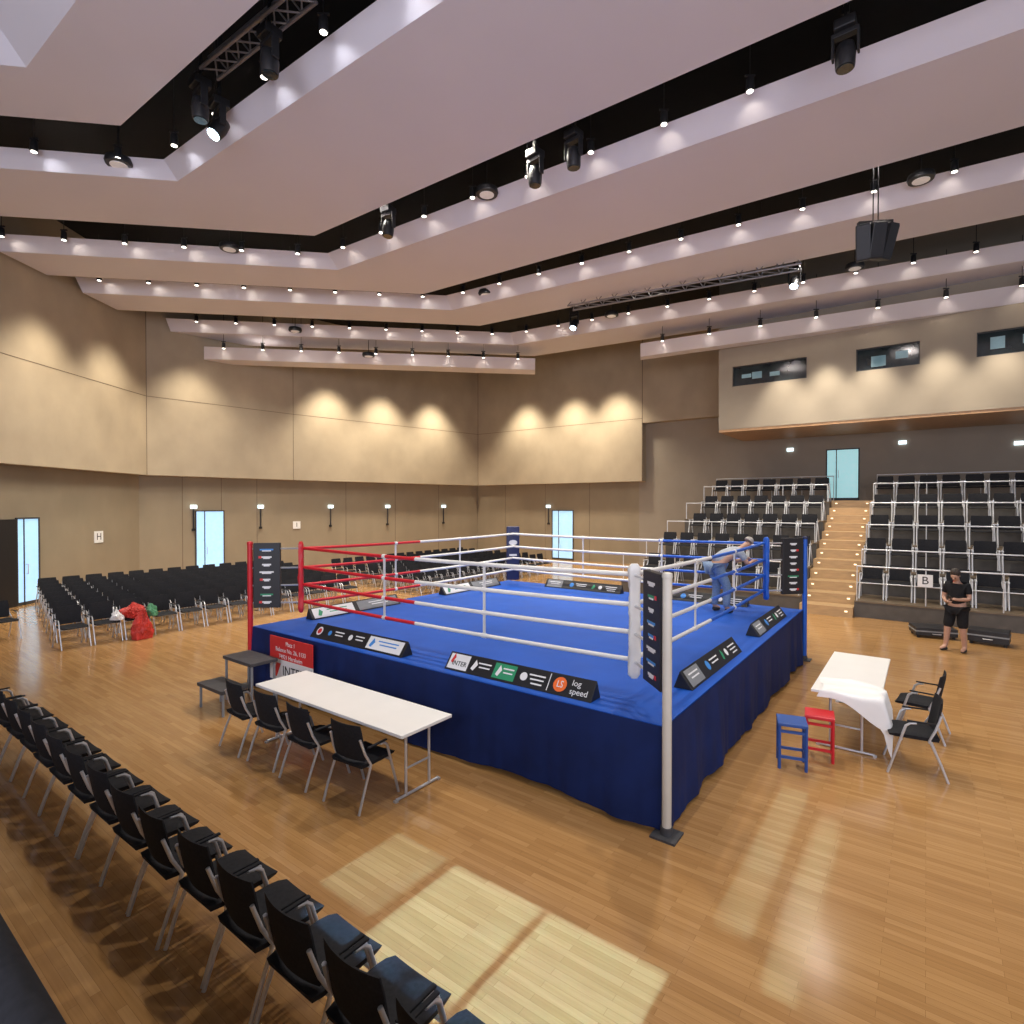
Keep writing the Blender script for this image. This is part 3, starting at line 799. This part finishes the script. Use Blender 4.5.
# ================================================================ TRIBUNE
ROWS = 5; B0 = 12.95; BP = 1.44; Z0 = .45; ZR = .69
def tribune(label, lim):
    r = thing('seating_tribune', W(0,0), RZ, label, 'tribune')
    for k in range(ROWS):
        a0, a1 = lim(k); b0 = B0+BP*k; b1 = b0+BP if k < ROWS-1 else 21.9
        m = MB(); m.box(a0,a1,b0,b1,0 if k == 0 else Z0+ZR*k-1.0,Z0+ZR*k-.04,0); m.box(a0,a1,b0-.02,b1,Z0+ZR*k-.04,Z0+ZR*k,1)
        m.build('riser', [M['deckf'], M['deckw']], r)
limL = lambda k: (-6.6+.24*k, -.95); limR = lambda k: (.38, 6.6)
tribune('left raked seating tribune between stairs and back wall', limL); tribune('right raked seating tribune beside the wooden stairs', limR)
SP = .635
for side, lim in (('left', limL), ('right', limR)):
    for k in range(ROWS):
        a0, a1 = lim(k); z = Z0+ZR*k; b = B0+BP*k+.72
        n = int((a1-a0-.1)/SP); a = (a1-.36) if side == 'left' else a0+.36
        for j in range(n):
            tribK.put(W(a + (-SP*j if side == 'left' else SP*j), b, z), RZ+PI, 'black seat with pale frame in %s row of the %s tribune block' % (nth[k], side), '%s row of %s tribune block' % (nth[k], side))
        # pale guard rail in front of the row
        r = thing('guard_rail', W(0, B0+BP*k+.03, z), RZ, 'pale tubular guard rail in front of %s row, %s tribune block' % (nth[k], side), 'railing')
        hgt_ = .95 if k == 0 else .63
        m = MB(); m.tube([(a0+.05,0,hgt_),(a1-.05,0,hgt_)], .021, 8); m.build('top_rail', M['whitem'], r, smooth=True)
        if k == 0:
            m = MB(); m.tube([(a0+.05,0,.5),(a1-.05,0,.5)], .014, 8); m.build('middle_rail', M['whitem'], r, smooth=True)
        npost = max(2, int((a1-a0)/1.5)+1)
        for q in range(npost):
            x = a0+.06 + (a1-a0-.12)*q/(npost-1)
            m = MB(); m.tube([(x,0,0),(x,0,hgt_)], .016, 6); m.build('rail_post', M['whitem'], r)
# rail behind the top row of each block
for side, lim in (('left', limL), ('right', limR)):
    a0, a1 = lim(ROWS-1); z = Z0+ZR*(ROWS-1)
    r = thing('guard_rail', W(0, 20.5, z), RZ, 'pale tubular guard rail behind the top row of the %s tribune block' % side, 'railing')
    m = MB(); m.tube([(a0+.05,0,1.02),(a1-.05,0,1.02)], .020, 8); m.build('top_rail', M['whitem'], r, smooth=True)
    for q in range(5):
        x = a0+.06 + (a1-a0-.12)*q/4
        m = MB(); m.tube([(x,0,0),(x,0,1.02)], .015, 6); m.build('rail_post', M['whitem'], r)
# stairs
r = thing('staircase', W(-.28, 0), RZ, 'pale wooden staircase between the two tribune blocks', 'stairs')
NS = 12
for k in range(NS):
    z = 3.25*(k+1)/NS; b = 12.7+.60*k
    m = MB(); m.box(-.66,.65,b,b+.60 if k < NS-1 else 21.9,max(0,z-.5),z); m.build('step', M['stepw'], r)
    for x in (-.50, .49):
        m = MB(); m.box(x-.035,x+.035,b-.012,b-.001,z-.13,z-.09); m.build('step_light', M['stepglow'], r)
# letter sign on the front rail of the right block
r = thing('letter_sign', W(1.95, B0-.03, 1.12), RZ, 'white sign with a black B on the right tribune front rail', 'sign')
m = MB(); m.box(-.16,.16,-.02,0,-.16,.16); m.build('sign_plate', M['white'], r); text('B', .28, M['print_black'], r, (0,-.022,0), (PI/2,0,0))

# low black stage pieces and cases near the standing person
def case(name, loc, rz, sx, sy, sz, mat, label, cat):
    r = thing(name, loc, rz, label, cat)
    m = MB(); m.box(-sx/2,sx/2,-sy/2,sy/2,.06,sz); m.build('box_body', mat, r, bevel=.015)
    m = MB(); m.box(-sx/2-.008,sx/2+.008,-sy/2-.008,sy/2+.008,sz*.6,sz*.6+.03); m.build('metal_edge', M['print_grey'], r)
    for x in (-1,1):
        for y in (-1,1):
            m = MB(); m.lathe([(.03,0),(.03,.06)], 10, (x*(sx/2-.06),y*(sy/2-.06),0)); m.build('foot', M['rubber'], r)
    m = MB(); m.tube([(-.08,-sy/2,sz*.45),(-.08,-sy/2-.03,sz*.45),(.08,-sy/2-.03,sz*.45),(.08,-sy/2,sz*.45)], .01, 6); m.build('handle', M['silver'], r)
case('flight_case', W(2.1, 11.35), RZ+.25, .8, .6, .24, M['blackm'], 'low black case on the floor left behind the person in black', 'case')
case('flight_case', W(3.1, 11.2), RZ-.15, .7, .5, .32, M['blackm'], 'low black case on the floor right behind the person in black', 'case')

# plastic bags on the left chairs
def bag(loc, s, mat, label, seed):
    bm = bmesh.new(); bmesh.ops.create_icosphere(bm, subdivisions=5, radius=1)
    for v_ in bm.verts:
        c = v_.co.copy(); q = c*1.3 + Vector((seed*7.1, seed*3.3, 0))
        k = 1 + .40*noise.noise(q) + .28*(abs(noise.noise(q*2.6))-.25) + .16*(abs(noise.noise(q*6))-.2)
        c = c*k
        if c.z > .35: c.x *= 1-.35*(c.z-.35); c.y *= 1-.35*(c.z-.35)
        if c.z < -.55: c.z = -.55
        v_.co = Vector((c.x*s[0], c.y*s[1], (c.z+.55)*s[2]))
    me = bpy.data.meshes.new('bag_body'); bm.to_mesh(me); bm.free(); me.materials.append(mat)
    r = thing('plastic_bag', loc, RZ, label, 'bag'); link('bag_body', me, r)
    for x in (-.05,.05):
        m = MB(); m.tube([(x-.04,0,s[2]*1.2),(x-.03,.01,s[2]*1.65),(x+.03,-.01,s[2]*1.65),(x+.04,0,s[2]*1.2)], .012, 6)
        m.build('bag_handle', mat, r)
bag(W(-12.88, .16, .47), (.21,.24,.20), M['bag_red'], 'crumpled red plastic bag on a front row chair of the left block', 1)
bag(W(-12.54, .24, 0), (.13,.20,.40), M['bag_red'], 'tall crumpled red plastic bag on the floor before the left chair rows', 5)
bag(W(-12.84, -.18, .47), (.14,.11,.13), M['paper'], 'white plastic bag on a front row chair of the left block', 2)
bag(W(-12.74, .48, .47), (.15,.13,.17), M['bag_green'], 'small green plastic bag beside the red bag on the left chairs', 3)

# ================================================================ CEILING FIXTURES
def make_spot():
    r = thing('ceiling_spotlight', (0,0,0), 0, '', 'spotlight')
    P = []
    m = MB(); m.lathe([(.045,.24),(.068,.22),(.074,.02),(.07,0)], 12); P.append(m.build('lamp_can', M['blackm'], r, smooth=True))
    m = MB(); m.lathe([(.056,-.006),(.056,-.001)], 12); P.append(m.build('lens', M['lens'], r))
    m = MB(); m.tube([(0,0,.22),(0,0,1.50)], .009, 6); m.box(-.09,.09,-.018,.018,.26,.29); P.append(m.build('stem', M['blackm'], r))
    return r, P
spotK = Kind(make_spot)
def lamp_spot(loc, target, power, size, blend, col, rad=.05):
    L = bpy.data.lights.new('spot_lamp', 'SPOT'); L.energy = power; L.spot_size = math.radians(size); L.spot_blend = blend; L.color = col; L.shadow_soft_size = rad
    o = bpy.data.objects.new('spot_lamp', L); COL.objects.link(o); o.location = loc
    o.rotation_euler = (Vector(target)-Vector(loc)).to_track_quat('-Z','Y').to_euler(); return o
slot = ['nearest','second','third','fourth','fifth']
WARM = (1,.88,.70)
for i, (lb, cb, d_r, lz) in enumerate(LIPS):
    if i == 0: continue
    sp = (0, 1.6, 1.55, 1.5, 1.5)[i]
    back = lb - (cb-lb).normalized()*.20
    b2 = cb
    Lmax = (back.x+14.2)/.991; R = (9, 13, 17, 17)[i-1]
    ss = []
    s = .7
    while s < Lmax: ss.append(('L', s)); s += sp
    s = .9
    while s < R: ss.append(('R', s)); s += sp
    zz = ZC + lz - .14
    for sd_, s in ss:
        d = dl if sd_ == 'L' else d_r
        p = back + d*s; q = b2 + d*s
        rowname = slot[i-1]
        spotK.put((p.x, p.y, zz), 0, 'small black spotlight hanging in the %s dark ceiling slot' % rowname, 'spotlights in the %s ceiling slot' % rowname)
        lamp_spot((p.x, p.y, zz-.01), (q.x, q.y, ZC-.15), 18, 95, .9, WARM if i > 1 else (.92,.95,1), .06)
for rows, n, word in ((r5, 9, 'rear left'), (r6, 8, 'rear right')):
    p0, p1 = rows[0][0], rows[1][0]; c0, c1 = rows[0][1], rows[1][1]
    for k in range(n):
        t = (k+.5)/n; p = p0.lerp(p1, t); c = c0.lerp(c1, t); dd = (c-p).normalized()
        p = p - dd*.20
        spotK.put((p.x, p.y, Z5+.33), 0, 'small black spotlight hanging before the %s ceiling panel' % word, 'spotlights at the %s ceiling panel' % word)
        lamp_spot((p.x, p.y, Z5+.32), (c.x, c.y, Z5-.15), 16, 95, .9, WARM, .06)

def make_round():
    r = thing('round_downlight', (0,0,0), 0, '', 'light')
    m = MB(); m.lathe([(.17,.0),(.25,.0),(.27,.05),(.25,.14),(.10,.18)], 20); a = m.build('housing', M['blackm'], r, smooth=True)
    m = MB(); m.lathe([(.17,-.012),(.17,-.001)], 20); b = m.build('lens', M['lensd'], r)
    m = MB(); m.tube([(0,0,.17),(0,0,1.8)], .012, 6); c = m.build('stem', M['blackm'], r)
    return r, [a,b,c]
roundK = Kind(make_round)
for px, py, z, w in ((122,168,10.35,'in the nearest slot at upper left'), (231,251,10.4,'in the second slot at left'), (487,197,10.4,'in the second slot near the bend'),
      (271,301,10.35,'in the third slot at left'), (486,296,10.4,'in the third slot near the bend'), (918,183,10.4,'in the third slot at upper right'), (296,332,10.3,'in the fourth slot at left'),
      (611,317,10.4,'in the fourth slot right of the bend'), (853,270,10.4,'in the fourth slot below the speaker cluster'), (369,357,9.5,'at the rear left panel')):
    roundK.put(Pz(px,py,z), 0, 'round black rimmed downlight ' + w)

def moving_head(loc, rz, tilt, lit, label):
    r = thing('stage_light', loc, rz, label, 'stage light')
    k = .84
    def b(m, x0, x1, y0, y1, z0, z1): m.box(x0*k, x1*k, y0*k, y1*k, z0*k, z1*k)
    m = MB(); b(m,-.17,.17,-.17,.17,.42,.60); m.build('base_box', M['blackm'], r, bevel=.02)
    m = MB(); b(m,-.22,-.18,-.07,.07,-.02,.36); b(m,.18,.22,-.07,.07,-.02,.36); b(m,-.22,.22,-.07,.07,.34,.42); m.build('yoke', M['blackm'], r, bevel=.01)
    R = Matrix.Rotation(tilt, 4, 'X')
    m = MB(); m.lathe([(a*k, z*k) for a, z in ((.08,.22),(.14,.18),(.17,0),(.16,-.2),(.15,-.24))], 16, mat=R); m.build('lamp_head', M['blackm'], r, smooth=True)
    m = MB(); m.lathe([(.13*k,-.255*k),(.13*k,-.241*k)], 16, mat=R); m.build('lens', M['lensb'] if lit else M['glass'], r)
    m = MB(); m.tube([(0,0,.60*k),(0,0,12.21-loc[2])], .03, 8); b(m,-.06,.06,-.03,.03,.74,.86); m.build('clamp', M['blackm'], r)
for px, py, lit, w in ((842,60,0,'hanging at upper right in the second slot'), (573,160,0,'right one of the pair in the second slot'), (535,178,0,'left one of the pair in the second slot'), (389,230,0,'hanging at the bend of the second slot'),
      (793,283,1,'shining bright on the truss at right'), (574,325,1,'shining bright at the left end of the truss'), (222,131,1,'shining bright in the nearest slot'), (203,112,0,'unlit beside the bright one in the nearest slot'), (272,66,0,'under the short truss in the nearest slot')):
    p = Pz(px, py, 9.85 if (not lit and px > 300) else 10.05)
    moving_head(p, RZ + (random.uniform(-.15,.15)), random.uniform(-.12,.08) if not lit else -.55, lit, 'black stage light ' + w)

def truss(p, q, h, label):
    p = Vector(p); q = Vector(q); d = q-p; L = d.length; ang = math.atan2(d.y, d.x)
    r = thing('lighting_truss', p, ang, label, 'truss')
    w = h*.55
    for y, z in ((-w,0),(w,0),(0,h)):
        m = MB(); m.tube([(0,y,z),(L,y,z)], .032, 8); m.build('chord', M['trussm'], r, smooth=True)
    m = MB(); n = int(L/(h*1.2))
    for k in range(n):
        x0 = L*k/n; x1 = L*(k+1)/n; xm = (x0+x1)/2
        for y in (-w,w): m.tube([(x0,y,0),(xm,0,h)], .016, 5); m.tube([(xm,0,h),(x1,y,0)], .016, 5)
        m.tube([(x0,-w,0),(x1,w,0)], .016, 5)
    m.build('bracing', M['trussm'], r)
    for x in (L*.15, L*.85):
        m = MB(); m.tube([(x,0,h),(x,0,12.21-p.z)], .012, 6); m.build('hanger', M['blackm'], r)
truss(Pz(570,309,10.05), Pz(800,268,10.05), .46, 'long grey lighting truss in the fourth ceiling slot')
truss(Pz(212,78,10.7), Pz(310,0,10.7), .28, 'short grey lighting truss in the nearest ceiling slot')

# hanging loudspeaker cluster
r = thing('loudspeaker_cluster', (7.73, 12.0, 8.15), RZ+.5, 'black loudspeaker cluster hanging on chains from the ceiling at right', 'loudspeaker')
for k, (dx, ang) in enumerate(((-.2,.45),(0,0),(.2,-.45))):
    R = Matrix.Translation((dx, .06*abs(k-1), .55)) @ Matrix.Rotation(-ang, 4, 'Z') @ Matrix.Rotation(.30, 4, 'X')
    m = MB(); m.box(-.14,.14,-.17,.17,-.36,.36, mat=R); m.build('speaker_cabinet', M['blackm'], r, bevel=.03)
    m = MB(); m.box(-.12,.12,-.185,-.171,-.31,.31, mat=R); m.build('speaker_grille', M['print_black'], r)
m = MB(); m.box(-.34,.34,-.05,.05,.90,.97); m.tube([(-.04,0,.95),(-.04,0,4.06)], .012, 6); m.tube([(.06,0,.95),(.06,0,4.06)], .012, 6); m.build('rigging', M['blackm'], r)

# railing of the gallery the picture was taken from
r = thing('gallery_railing', (-.72, .825, 0), RZ, 'dark gallery railing at the lower left corner in front of the camera', 'railing')
m = MB(); m.tube([(-3.5,0,2.31),(3.5,0,2.31)], .032, 10); m.build('handrail', M['black'], r, smooth=True)
m = MB(); m.box(-3.5,3.5,-.015,.015,1.3,2.27); m.build('railing_panel', M['black'], r)

# ================================================================ PEOPLE
Jm = {'pelvis':((0,0,.96),(.15,.11)),'spine':((0,.0,1.12),(.14,.10)),'chest':((0,-.01,1.30),(.155,.11)),'neckbase':((0,.01,1.46),.06),'neck':((0,.03,1.52),.052),'head':((0,.08,1.595),(.078,.088)),
  'sho_l':((-.18,-.01,1.40),.062),'elb_l':((-.23,.02,1.13),.045),'wri_l':((-.10,.22,1.12),.030),'palm_l':((-.03,.27,1.14),.032),
  'sho_r':((.18,-.01,1.40),.062),'elb_r':((.24,.0,1.12),.045),'wri_r':((.12,.20,1.06),.030),'palm_r':((.05,.26,1.08),.032),
  'hip_l':((-.10,0,.88),.095),'knee_l':((-.12,.03,.50),.065),'ank_l':((-.13,-.04,.10),.045),'toe_l':((-.14,.11,.04),.035),
  'hip_r':((.10,0,.88),.095),'knee_r':((.14,.06,.50),.065),'ank_r':((.17,.06,.10),.045),'toe_r':((.21,.20,.04),.035),'face':(0,1,-.7)}
PR = PI*.66
person(Vector((9.34,11.73,0)), PR, Jm, 'person in black shirt and dark shorts standing before the right tribune', M['cloth_black'], M['cloth_black'], M['hair'], True, True)
m = MB(); m.box(-.035,.035,-.005,.005,-.07,.07); o = m.build('mobile_phone', M['print_black'], bevel=.004)
o.matrix_world = Matrix.Translation((9.34,11.73,0)) @ Matrix.Rotation(PR,4,'Z') @ Matrix.Translation((-.005,.325,1.15)) @ Matrix.Rotation(-.7,4,'X'); tag(o, 'small dark phone held by the person in black', 'phone')
Jb = {'pelvis':((0,-.18,.94),(.15,.12)),'spine':((0,-.04,1.06),(.14,.11)),'chest':((0,.17,1.15),(.155,.12)),'neckbase':((0,.35,1.21),.06),'neck':((0,.40,1.25),.055),'head':((0,.49,1.30),(.078,.088)),
  'sho_l':((-.18,.24,1.18),.062),'elb_l':((-.25,.38,.95),.045),'wri_l':((-.14,.58,1.02),.030),'palm_l':((-.12,.64,1.01),.032),
  'sho_r':((.18,.24,1.18),.062),'elb_r':((.25,.36,.94),.045),'wri_r':((.16,.56,1.01),.030),'palm_r':((.15,.62,1.0),.032),
  'hip_l':((-.10,-.17,.87),.10),'knee_l':((-.13,-.06,.49),.068),'ank_l':((-.14,-.12,.10),.046),'toe_l':((-.16,.02,.04),.036),
  'hip_r':((.10,-.17,.87),.10),'knee_r':((.13,.01,.49),.068),'ank_r':((.14,-.02,.10),.046),'toe_r':((.16,.12,.04),.036),'face':(0,.75,-.66)}
person(W(-1.20,6.13,1.004), RZ-PI/4, Jb, 'person in grey shirt and blue jeans bending over ropes at the blue corner', M['cloth_grey'], M['jeans'], M['hairg'], False)

# ================================================================ LIGHT
w = bpy.data.worlds.new('hall_daylight'); bpy.context.scene.world = w; w.use_nodes = True
bg = w.node_tree.nodes['Background']; bg.inputs[0].default_value = (.84,.88,1,1); bg.inputs[1].default_value = .40
def area(loc, target, sx, sy, power, col, spread=180):
    L = bpy.data.lights.new('area_lamp', 'AREA'); L.shape = 'RECTANGLE'; L.size = sx; L.size_y = sy; L.energy = power; L.color = col; L.spread = math.radians(spread)
    o = bpy.data.objects.new('area_lamp', L); COL.objects.link(o); o.location = loc
    o.rotation_euler = (Vector(target)-Vector(loc)).to_track_quat('-Z','Y').to_euler(); return o
# overhead lamps added up in the slots as general fill
for t, ss in ((5.0,(-6,-2,2,6,10)), (9.7,(-7,-2,3,8,13)), (14.3,(-8,-3,2,7,12))):
    for s in ss:
        p = Bt(t) + (dl*(-s) if s < 0 else D2_*s)
        lamp_spot((p.x,p.y,10.75), (p.x,p.y,0), 1200, 125, .8, (1,.92,.80), .12)
for s in (7, 12.5, 18):                    # unseen lamps added in the nearest slot to brighten the foreground floor
    p = V2((-7.4,11.4)) + D1*s
    lamp_spot((p.x,p.y,10.75), (p.x,p.y,0), 800, 120, .8, (1,.92,.80), .12)
# added fill lamp behind the camera, standing in for daylight on ceiling and walls
area((-2,-7,5.5), (0,14,7.0), 16, 6, 1850, (.87,.87,1.0))
# scallops on the walls
for p, q, px, pw in ((A0,A1,40,1100),(A0,A1,108,1100),(A1,B_,190,1050),(A1,B_,252,1050),(B_,C_,328,2000),(B_,C_,382,2100),(B_,C_,432,2100),(C_,D_,527,2100),(C_,D_,574,2100),(C_,D_,617,2000)):
    h = hit(px, p, q); o2 = outward(p, q); c = h.to_2d() - o2*1.5; tg = h.to_2d() - o2*.55
    lamp_spot((c.x,c.y,9.9), (tg.x,tg.y,4.4), pw, 88, 1.0, (1,.88,.69), .3)
pA, pB = pt(-4.8,BB), pt(9,BB)
for px in (784,826,872,940,1002):
    h = hit(px, pA, pB); o2 = outward(pA, pB); c = h.to_2d() - o2*.9; tg = h.to_2d() - o2*.2
    lamp_spot((c.x,c.y,9.15), (tg.x,tg.y,5.4), 760, 64, 1.0, (1,.90,.74), .15)
# overhead lamps added to imitate window light and reflections on the floor
for a0, a1, b0, b1, E in ((-1.25,-.36,-3.0,-1.52,7),(-.30,.62,-3.0,-1.52,7),(-2.0,-1.36,-2.35,-1.5,3.4),(.72,.98,-.9,1.6,2.6),(1.12,1.34,-1.3,1.2,2.6)):
    c = W((a0+a1)/2,(b0+b1)/2,7.6)
    L = bpy.data.lights.new('added_patch_lamp','AREA'); L.shape='RECTANGLE'; L.size=a1-a0; L.size_y=b1-b0; L.energy=E*(a1-a0)*(b1-b0); L.color=(.30,.64,1.0); L.spread=math.radians(.5)
    o = bpy.data.objects.new('added_patch_lamp', L); COL.objects.link(o); o.location=c; o.rotation_euler=(0,0,RZ)

# ================================================================ CAMERA
cam = bpy.data.cameras.new('camera'); cam.sensor_width = 36; cam.lens = F/1024*36; cam.clip_end = 200; cam.clip_start = .05
co = bpy.data.objects.new('camera', cam); COL.objects.link(co); co.location = (0,0,CAMZ)
co.rotation_euler = (PI/2 - math.atan2(512-HY, F), 0, 0)
bpy.context.scene.camera = co
bpy.context.scene.view_settings.view_transform = 'Standard'
